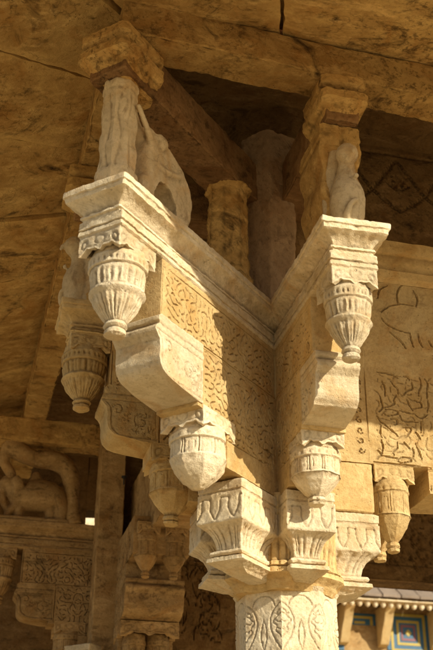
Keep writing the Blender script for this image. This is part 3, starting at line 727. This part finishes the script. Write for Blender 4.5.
def perched(t, ang, label):
    parts = [sweep([(t, 0, 0), (t+.0, 0, .08), (t+.005, 0, .17), (t, 0, .25), (t+.01, 0, .31), (t+.02, 0, .345)], [(.045, .054), (.064, .072), (.066, .075), (.042, .048), (.030, .034), (.028, .030)]),
             lathe([(.418, .004), (.410, .026), (.39, .044), (.365, .050), (.34, .044), (.315, .02)], 24, None, t+.03, 0, 2, .0005),
             sweep([(t+.055, 0, .37), (t+.085, .004, .355), (t+.095, .006, .33)], [(.018, .016), (.012, .011), (.006, .005)], 12),
             sweep([(t-.03, -.005, .42), (t-.055, 0, .30), (t-.06, 0, .16), (t-.05, 0, 0)], [(.035, .05), (.04, .075), (.045, .09), (.05, .085)]),
             sweep([(t+.06, .02, .235), (t+.075, .02, .23)], [(.014, .014), (.01, .01)], 10),
             sweep([(t+.02, -.02, .0), (t+.065, -.025, .05), (t+.078, -.005, .09), (t+.072, .02, .105)], [(.02, .02), (.014, .014), (.01, .011), (.007, .007)], 10)]
    o = remesh_join('perched_figure', parts, M_pale, .006, 3, ang); return tag(o, label, 'carved figure', 'rounded figures on the bracket arms')
perched(1.0, math.radians(-90), 'pale rounded stone figure with ball head and small beak on the sunlit arm')
perched(1.01, math.radians(180), 'rounded stone figure in profile on the half hidden left bracket arm')
# A: animal leaning on the post
def animal(label):
    out = [(1.285, 0), (1.285, .17), (1.262, .20), (1.275, .30), (1.262, .40), (1.225, .447), (1.17, .452), (1.09, .43), (1.0, .385), (.935, .31), (.912, .23), (.925, .13), (.965, .045), (.985, 0),
           (1.035, 0), (1.045, .13), (1.09, .195), (1.16, .212), (1.21, .185), (1.235, .10), (1.24, 0)]
    def poly_prism(P, hw, r):
        P = np.array(P); c = P.mean(0); V = []; n = len(P)
        for y, ins in ((-hw, r), (-hw+r*.4, r*.3), (-hw+r, 0), (hw-r, 0), (hw-r*.4, r*.3), (hw, r)):
            d = P-c; q = P-d/np.linalg.norm(d, axis=1)[:, None]*ins*.8
            V.append(np.stack([q[:, 0], np.full(n, y), q[:, 1]], 1))
        return loft(V)
    parts = [poly_prism(out, .078, .03),
        sweep([(1.20, .0, .40), (1.255, .01, .40), (1.30, .02, .45), (1.335, .03, .52)], [(.045, .05), (.035, .04), (.022, .026), (.014, .016)], 14),
        sweep([(1.20, .06, .32), (1.25, .07, .37), (1.31, .078, .43), (1.375, .085, .485)], [(.022, .016), (.02, .014), (.016, .012), (.012, .01)], 12),
        lathe([(.475, .003), (.465, .028), (.44, .042), (.41, .044), (.385, .03), (.37, .01)], 20, None, 1.235, .03, 2, .0005),
        sweep([(1.20, .07, .445), (1.18, .088, .41), (1.195, .086, .37)], [(.022, .010), (.030, .012), (.014, .008)], 12),
        sweep([(1.02, .078, .33), (1.06, .084, .30), (1.13, .084, .275), (1.20, .080, .27)], [(.010, .008), (.012, .010), (.012, .010), (.008, .006)], 10),
        box(.93, 1.30, -.075, .075, -.005, .02, .03, 3, .001)]
    parts = [(np.asarray(v)*np.array([1, 1, .93]), f) for v, f in parts]
    o = remesh_join('leaning_animal', parts, M_pale, .007, 2, angA); return tag(o, label, 'carved animal')
animal('pale stone animal with arched back leaning against the short fluted post')
# ------------------------------------------------------------------ eave beams, slabs, ceiling
def prism(poly, z_of, th, seed, amp=.004, sp=.05, mat=None, name='x', sag=0):
    """tilted slab from a quad poly [(x,y)*4] ; z_of(x,y) gives its underside"""
    P = [np.array(p, float) for p in poly]
    n1 = max(2, int(np.linalg.norm(P[1]-P[0])/sp)); n2 = max(2, int(np.linalg.norm(P[3]-P[0])/sp)); V = []; Fc = []
    for lay in (0, 1):
        for j in range(n2+1):
            for i in range(n1+1):
                u, v = i/n1, j/n2
                q = (P[0]*(1-u)+P[1]*u)*(1-v)+(P[3]*(1-u)+P[2]*u)*v
                ed = min(u, 1-u, v, 1-v); b = .012*max(0, 1-ed*min(n1, n2)) if lay == 0 else 0
                V.append((q[0], q[1], z_of(q[0], q[1])+lay*th+b))
    N = (n1+1)*(n2+1); ix = lambda l, i, j: l*N+j*(n1+1)+i
    for j in range(n2):
        for i in range(n1):
            Fc.append((ix(0, i, j), ix(0, i, j+1), ix(0, i+1, j+1), ix(0, i+1, j))); Fc.append((ix(1, i, j), ix(1, i+1, j), ix(1, i+1, j+1), ix(1, i, j+1)))
    for i in range(n1):
        Fc.append((ix(0, i, 0), ix(0, i+1, 0), ix(1, i+1, 0), ix(1, i, 0))); Fc.append((ix(0, i+1, n2), ix(0, i, n2), ix(1, i, n2), ix(1, i+1, n2)))
    for j in range(n2):
        Fc.append((ix(0, 0, j+1), ix(0, 0, j), ix(1, 0, j), ix(1, 0, j+1))); Fc.append((ix(0, n1, j), ix(0, n1, j+1), ix(1, n1, j+1), ix(1, n1, j)))
    return erode(np.array(V), amp, seed, (5, 15, 40)), Fc
SG = .30
o = recalc(link_mesh('upper_course', *box(-.95, 5.9, -.955, -.875, .967, 1.198, .05, 5, .004), M_old)); tag(o, 'upper course of stone on the front eave beam, under the ceiling', 'stone course')
o = recalc(link_mesh('upper_course', *box(-.97, -.89, -.87, 4.6, .967, 1.198, .05, 5, .004), M_old)); tag(o, 'upper course of stone on the left eave beam, under the ceiling', 'stone course')
o = recalc(link_mesh('eave_beam', *xf(box(-.99, 5.9, -.088, .088, .787, .963, .03, 5, .005), math.radians(3.0), (-.02, -.955, 0)), M_old)); tag(o, 'long brown eave beam crossing the top right over the sunlit arm', 'beam', 'eave beams')
o = recalc(link_mesh('eave_beam', *box(-1.045, -.87, -.90, 4.6, .787, .963, .04, 9, .005), M_old)); tag(o, 'long brown eave beam running back down the left side of the photo', 'beam', 'eave beams')
zL = lambda x, y: .965+SG*min(0, x+1.04)
zF = lambda x, y: .965+SG*min(0, y+1.03)
OUT = 1.12; g = .007
o = recalc(link_mesh('eave_light_seal', *prism([(-.99, -2.0), (-.99, 5.2), (-1.02-OUT, 5.2), (-1.02-OUT, -2.1)], lambda x, y: .965+SG*min(0, x+1.04)+.085, .05, 3, .004, .12), M_slab)); tag(o, 'unseen layer added over the left eave slabs to stop sky light in the seams', 'light blocker')  # layer added to block sky light leaking between the eave slabs
o = recalc(link_mesh('eave_light_seal', *prism([(-.99, -.97), (5.9, -.97), (5.9, -1.0-OUT), (-1.02-OUT, -1.0-OUT)], lambda x, y: .965+SG*min(0, y+1.03)+.092, .05, 4, .004, .12), M_slab)); tag(o, 'unseen layer added over the front eave slabs to stop sky light in the seams', 'light blocker')
o = recalc(link_mesh('roof_light_seal', *box(-.985, 5.9, -.965, 5.25, 1.325, 1.42, .15, 4, .004), M_slab)); tag(o, 'unseen flat layer added above the ceiling slabs to keep sky and sun out', 'light blocker')  # layer added to block light above the ceiling joints
labs = ['eave slab at the top left next to the corner joint', 'broad warm brown eave slab beside the short fluted post', 'eave slab with dark stains left of the stone animal',
        'eave slab level with the half hidden left arm', 'plain eave slab low on the left side', 'lowest eave slab above the stone animals at the left edge', 'farthest eave slab at the end of the left eave', 'last eave slab beyond the back column']
# left eave: seams (inner y at beam, outer y)
seams = [(-.98, -1.62), (-.50, -.86), (.06, -.20), (.66, .62), (1.27, 1.42), (1.90, 2.08), (2.63, 2.86), (3.5, 3.7), (4.5, 4.6)]
for i in range(8):
    (a0, b0), (a1, b1) = seams[i], seams[i+1]
    K_ = OUT/.62; b0 = a0+(b0-a0)*K_; b1 = a1+(b1-a1)*K_
    poly = [(-1.0, a0+g), (-1.0, a1-g), (-1.04-OUT, b1-g), (-1.04-OUT, b0+g)]
    off = .009*((i*7) % 3-1)
    o = recalc(link_mesh('eave_slab', *prism(poly, lambda x, y: zL(x, y)+off+.002, .07, 20+i, .006), M_slab)); tag(o, labs[i], 'eave slab', 'stone slabs of the eaves')
seamF = [(-.96, -1.62), (-.26, -.46), (.62, .66), (1.5, 1.5), (2.9, 2.9), (5.9, 5.9)]
labs = ['pale front eave slab reaching the top left corner', 'front eave slab at the top of the photo between the two brace heads', 'front eave slab at the top right corner', 'front eave slab beyond the right edge', 'last front eave slab to the right']
for i in range(5):
    (a0, b0), (a1, b1) = seamF[i], seamF[i+1]
    K_ = OUT/.62; b0 = a0+(b0-a0)*K_; b1 = a1+(b1-a1)*K_
    poly = [(a0+g, -.97), (a1-g, -.97), (b1-g, -1.03-OUT), (b0+g, -1.03-OUT)]
    o = recalc(link_mesh('eave_slab', *prism(poly, lambda x, y: zF(x, y)+.003*(i % 2)+.003, .07, 40+i, .006), M_slab)); tag(o, labs[i], 'eave slab', 'stone slabs of the eaves')
k = 0
labs = ['ceiling slab over the corner between the brace beams', 'ceiling slab behind the sunlit arm', 'ceiling slab at the right behind the eave beam', 'ceiling slab over the left lintel', 'ceiling slab over the middle of the room', 'ceiling slab over the far right of the room', 'ceiling slab over the back column', 'ceiling slab at the back of the room', 'ceiling slab at the far back corner']
for yb in ((-1.0, .3), (.3, 2.4), (2.4, 5.25)):
    for xb in ((-1.0, .2), (.2, 1.9), (1.9, 5.9)):
        o = recalc(link_mesh('ceiling_slab', *prism([(xb[0]+g, yb[0]+g), (xb[1]-g, yb[0]+g), (xb[1]-g, yb[1]-g), (xb[0]+g, yb[1]-g)], lambda x, y: 1.2, .12, 60+k, .005, .08), M_shade)); tag(o, labs[k], 'ceiling slab', 'ceiling slabs'); k += 1
# ------------------------------------------------------------------ back column group
BX, BY = -.15, 3.4
bcol = copy_thing(col, (BX, BY, 0), 0, 'back column of the pavilion, mostly below the picture, beyond the left lintel', 'carved columns of the pavilion')
armB2 = build_arm('carved_bracket', 'distant dim bracket arm at the lower left with stone animals on its cornice', (BX, BY, 0), math.radians(180), (1.12, .95, .80, .55, .42, .105, .105), M_dim, side=M_dim)
o = recalc(link_mesh('pier_return', *box(BX-.2, BX+.1, BY-.15, BY-.02, -3.85, .78, .05, 3, .003), M_shade)); tag(o, 'dark masonry closing the gap behind the grey brown pier', 'wall')
o = recalc(link_mesh('square_pier', *box(BX-.30, BX-.12, BY-.38, BY-.155, -3.85, .785, .03, 3, .003), M_dim)); tag(o, 'tall plain grey brown pier beside the dim lintel foot', 'pier')
# back wall: low foot beside the column, beam beyond
def relb(T, Z):
    th = np.linspace(0, 2*math.pi, 40); st = []
    for r in (.20, .165, .09): st.append((np.stack([1.75+r*np.cos(th), .10+r*np.sin(th)], 1), .007))
    st += arabesque(2.0, 3.0, -.15, .6, 3, .2, .006)+arabesque(.2, .7, -.8, .5, 4, .2, .006)
    st += lines(((.1, -.12), (3.2, -.12)), w=.008)
    return -.012*stroke_depth(T, Z, st)
o = recalc(link_mesh('back_wall', *xf(slab([1.195, -.24, -.2401, -1.0], lambda z: .1, lambda z: 6.0 if z > -.24005 else .93, .12, relb, .014, .014, 3, .003, 6), 0, (BX, BY+.02, 0)), M_shade)); tag(o, 'dark back lintel with a carved ring, above the distant painted building', 'lintel')
o = recalc(link_mesh('back_beam', *xf(box(-1.2, .2, -.09, .09, .60, .785, .03, 9, .005), 0, (BX, BY-.10, 0)), M_old)); tag(o, 'brown beam above the seated stone animals at the left edge', 'beam')
bm_ = []
wx0, wx1, oz0, oz1 = -4.5, -.05, .47, .69
V1 = [box(wx0, -.31, 5.0, 5.25, -3.85, 1.3, .12, 3, .006), box(-.18, wx1, 5.0, 5.25, -3.85, 1.3, .12, 4, .006), box(-.31, -.18, 5.001, 5.249, -3.85, oz0, .1, 5, .004), box(-.31, -.18, 5.001, 5.249, oz1, 1.3, .1, 6, .004)]
o = recalc(link_mesh('sky_screen_wall', *join(*V1), M_shade)); tag(o, 'added dark wall screening off the sky behind the seated stone animals, with a tiny bright opening', 'wall')  # wall added as a dark screen against the open sky
# stone animals on the back arm
def back_animals():
    y = 0
    parts = [sweep([(-.60, y, .03), (-.60, y, .14), (-.66, y, .20), (-.76, y, .215), (-.88, y, .20), (-.95, y, .25), (-1.0, y, .31)], [(.06, .07), (.075, .09), (.11, .11), (.125, .115), (.11, .10), (.075, .075), (.065, .065)]),
             sweep([(-1.0, y, .32), (-1.05, y, .24), (-1.03, y, .15), (-.98, y, .06)], [(.04, .04), (.03, .03), (.025, .025), (.018, .018)], 12),
             sweep([(-.90, y, .18), (-.91, y, .0)], [(.045, .06), (.035, .05)], 12),
             sweep([(-.68, y, .14), (-.66, y, .0)], [(.045, .06), (.04, .05)], 12),
             lathe([(.36, .004), (.34, .05), (.30, .072), (.26, .06), (.24, .01)], 20, None, -1.0, 0, 2, .001),
             sweep([(-.96, -.07, .33), (-.93, -.085, .27), (-.95, -.075, .21)], [(.03, .012), (.04, .014), (.02, .01)], 12),
             sweep([(-.80, y, .30), (-.80, y, .36), (-.80, y, .40)], [(.06, .05), (.045, .04), (.02, .02)], 12),
             sweep([(-.90, y, .15), (-.97, y, .08), (-1.0, y, .0)], [(.04, .06), (.035, .05), (.03, .05)], 12),
             box(-1.08, -.52, -.08, .08, -.003, .03, .04, 2, .001)]
    o = remesh_join('seated_animal', parts, M_dim, .01, 2, 0, (BX+.05, BY-.06, 0)); tag(o, 'squat stone elephant shape on the distant cornice at the left edge', 'carved animal')
    parts = [sweep([(-.50, y, .33), (-.54, y, .44), (-.64, y, .50), (-.78, y, .50), (-.90, y, .54), (-.98, y, .60), (-1.0, y, .62)], [(.065, .08), (.07, .08), (.075, .085), (.065, .08), (.07, .085), (.085, .09), (.07, .09)]),
             sweep([(-1.0, y, .58), (-1.02, y, .46), (-.96, y, .36), (-.98, y, .28)], [(.05, .05), (.04, .045), (.04, .045), (.04, .04)], 14),
             sweep([(-.50, y, .36), (-.49, y, .18), (-.46, y, 0)], [(.06, .07), (.055, .065), (.07, .08)], 14)]
    o = remesh_join('arched_brace', parts, M_dim, .01, 2, 0, (BX+.02, BY-.08, 0)); tag(o, 'arched stone brace curling over the squat elephant shape', 'brace')
    parts = [sweep([(-1.20, y, 0), (-1.19, y, .08), (-1.17, y, .13)], [(.05, .06), (.05, .055), (.03, .03)], 14), lathe([(.2, .004), (.19, .03), (.16, .042), (.13, .03), (.11, .01)], 20, None, -1.16, 0, 2, .001)]
    o = remesh_join('small_figure', parts, M_dim, .008, 2, 0, (BX+.10, BY-.10, .01)); tag(o, 'small crouching stone figure at the left picture edge', 'carved figure')
back_animals()
pr = [(0, .008), (-.03, .008), (-.031, .004), (-.07, .004)]
o = link_mesh('iron_hook', *xf(join(lathe([(0, .004), (-.004, .02), (-.016, .02), (-.02, .006), (-.065, .005), (-.07, .002)], 16, amp=0)), 0, (-.285, 2.97, .30)), M_iron); tag(o, 'small black iron hook hanging near the top of the grey brown pier', 'hook')
# ------------------------------------------------------------------ distant painted building
BYD = 15.0
b = empty('painted_building', 'distant sunlit building with slab eaves and blue and yellow tile panels', 'building', (7, BYD, -4.24))
def bp(name, x0, x1, y0, y1, z0, z1, mat, parent=b, sp=.3, amp=.006):
    v, f = box(x0-7, x1-7, y0, y1, z0+4.1, z1+4.1, sp, 3, amp); return link_mesh(name, v, f, mat, parent)
bp('wall', 3.5, 14, .0, 4, -4.1, 3.2, M_dim, sp=.6); bp('bright_backdrop_wall', -7, 2.5, .4, 4, -4.1, 5.2, M_end, sp=.6)  # tall left wall added as a sunlit backdrop to brighten the small rear opening
rings = []
x = 3.4; i = 0
M_roof = stone('roof_slab', (.34, .245, .17), (.44, .33, .235), (.2, .16, .12), .4, .4, .5)
while x < 13.5:
    v, f = prism([(x-7+.012, .05), (x-7+.36, .05), (x-7+.36, -.80), (x-7+.012, -.80)], lambda X, Y: 4.1+3.25+.75*Y, .06, i, .006, .12)
    link_mesh('roof_slab', v, f, M_roof, b); x += .372; i += 1
den = []
x = 3.5
while x < 13.5:
    den.append(xf(lathe([(0, .05), (-.03, .055), (-.07, .045), (-.10, .01)], 10, amp=0, dz=.05), 0, (x-7, -.62, 4.1+2.60))); x += .155
link_mesh('dentil_row', *join(*den), M_end, b)
bp('eave_board', 3.5, 13.5, -.74, -.5, 2.605, 2.64, M_end)
def tb(x, dx=.0):
    prof = [(-.60, 2.60), (-.60, 2.52), (-.50, 2.46), (-.42, 2.30), (-.30, 2.16), (-.22, 2.0), (-.16, 1.93), (0, 1.90), (0, 2.60)]
    V = [(x-7+s*.085, y, z+4.1) for s in (-1, 1) for y, z in prof]; n = len(prof)
    Fc = [tuple(range(n)), tuple(range(2*n-1, n-1, -1))]+[(i, (i+1) % n, n+(i+1) % n, n+i) for i in range(n)]
    return recalc(link_mesh('eave_bracket', V, Fc, M_sand, b))
for x in (4.85, 5.82, 6.62, 7.68, 8.7, 9.7): tb(x)
def sq(parent, cx, cz, half, th, off, mat, name):
    P = [box(cx-half-7, cx+half-7, -off-.006, -off, cz-half+4.1, cz-half+th+4.1, .3, 1, 0, .001), box(cx-half-7, cx+half-7, -off-.006, -off, cz+half-th+4.1, cz+half+4.1, .3, 1, 0, .001),
         box(cx-half-7, cx-half+th-7, -off-.006, -off, cz-half+th+4.1, cz+half-th+4.1, .3, 1, 0, .001), box(cx+half-th-7, cx+half-7, -off-.006, -off, cz-half+th+4.1, cz+half-th+4.1, .3, 1, 0, .001)]
    return link_mesh(name, *join(*P), mat, parent)
for cx in (7.17, 9.2):
    p = bp('tile_panel', cx-.44, cx+.44, -.02, -.001, 1.86, 2.56, M_blue, amp=0)
    p['label'] = 'blue tile panel with nested yellow squares'
    cz = 2.20
    sq(p, cx, cz, .36, .055, .021, M_yel, 'yellow_border'); sq(p, cx, cz, .235, .05, .021, M_yel, 'yellow_border')
    sq(p, cx, cz, .15, .045, .021, M_red, 'maroon_border')
    link_mesh('centre_tile', *xf(box(-.05, .05, -.006, 0, -.05, .05, .3, 1, 0, .001), 0, (cx-7, -.021, cz+4.1), ry=math.radians(45)), M_yel, p)
p = bp('niche_surround', 5.92, 6.52, -.02, -.001, 2.30, 2.52, M_blue, amp=0)
bp('yellow_strip', 5.98, 6.46, -.030, -.021, 2.42, 2.47, M_yel, p, amp=0); bp('yellow_strip', 6.40, 6.46, -.030, -.021, 2.30, 2.415, M_yel, p, amp=0)
bp('yellow_strip', 6.08, 6.30, -.030, -.021, 2.32, 2.37, M_yel, p, amp=0)
bp('yellow_band', 5.2, 6.35, -.03, -.001, 1.70, 1.80, M_yel, amp=0); bp('yellow_band', 6.75, 9.9, -.03, -.001, 1.70, 1.83, M_yel, amp=0)
bp('blue_band', 6.75, 9.9, -.025, -.001, 1.3, 1.69, M_blue, amp=0)
bp('blue_band', 5.2, 5.86, -.025, -.001, 1.81, 1.95, M_blue, amp=0)
print('verts', sum(len(m.vertices) for m in bpy.data.meshes))
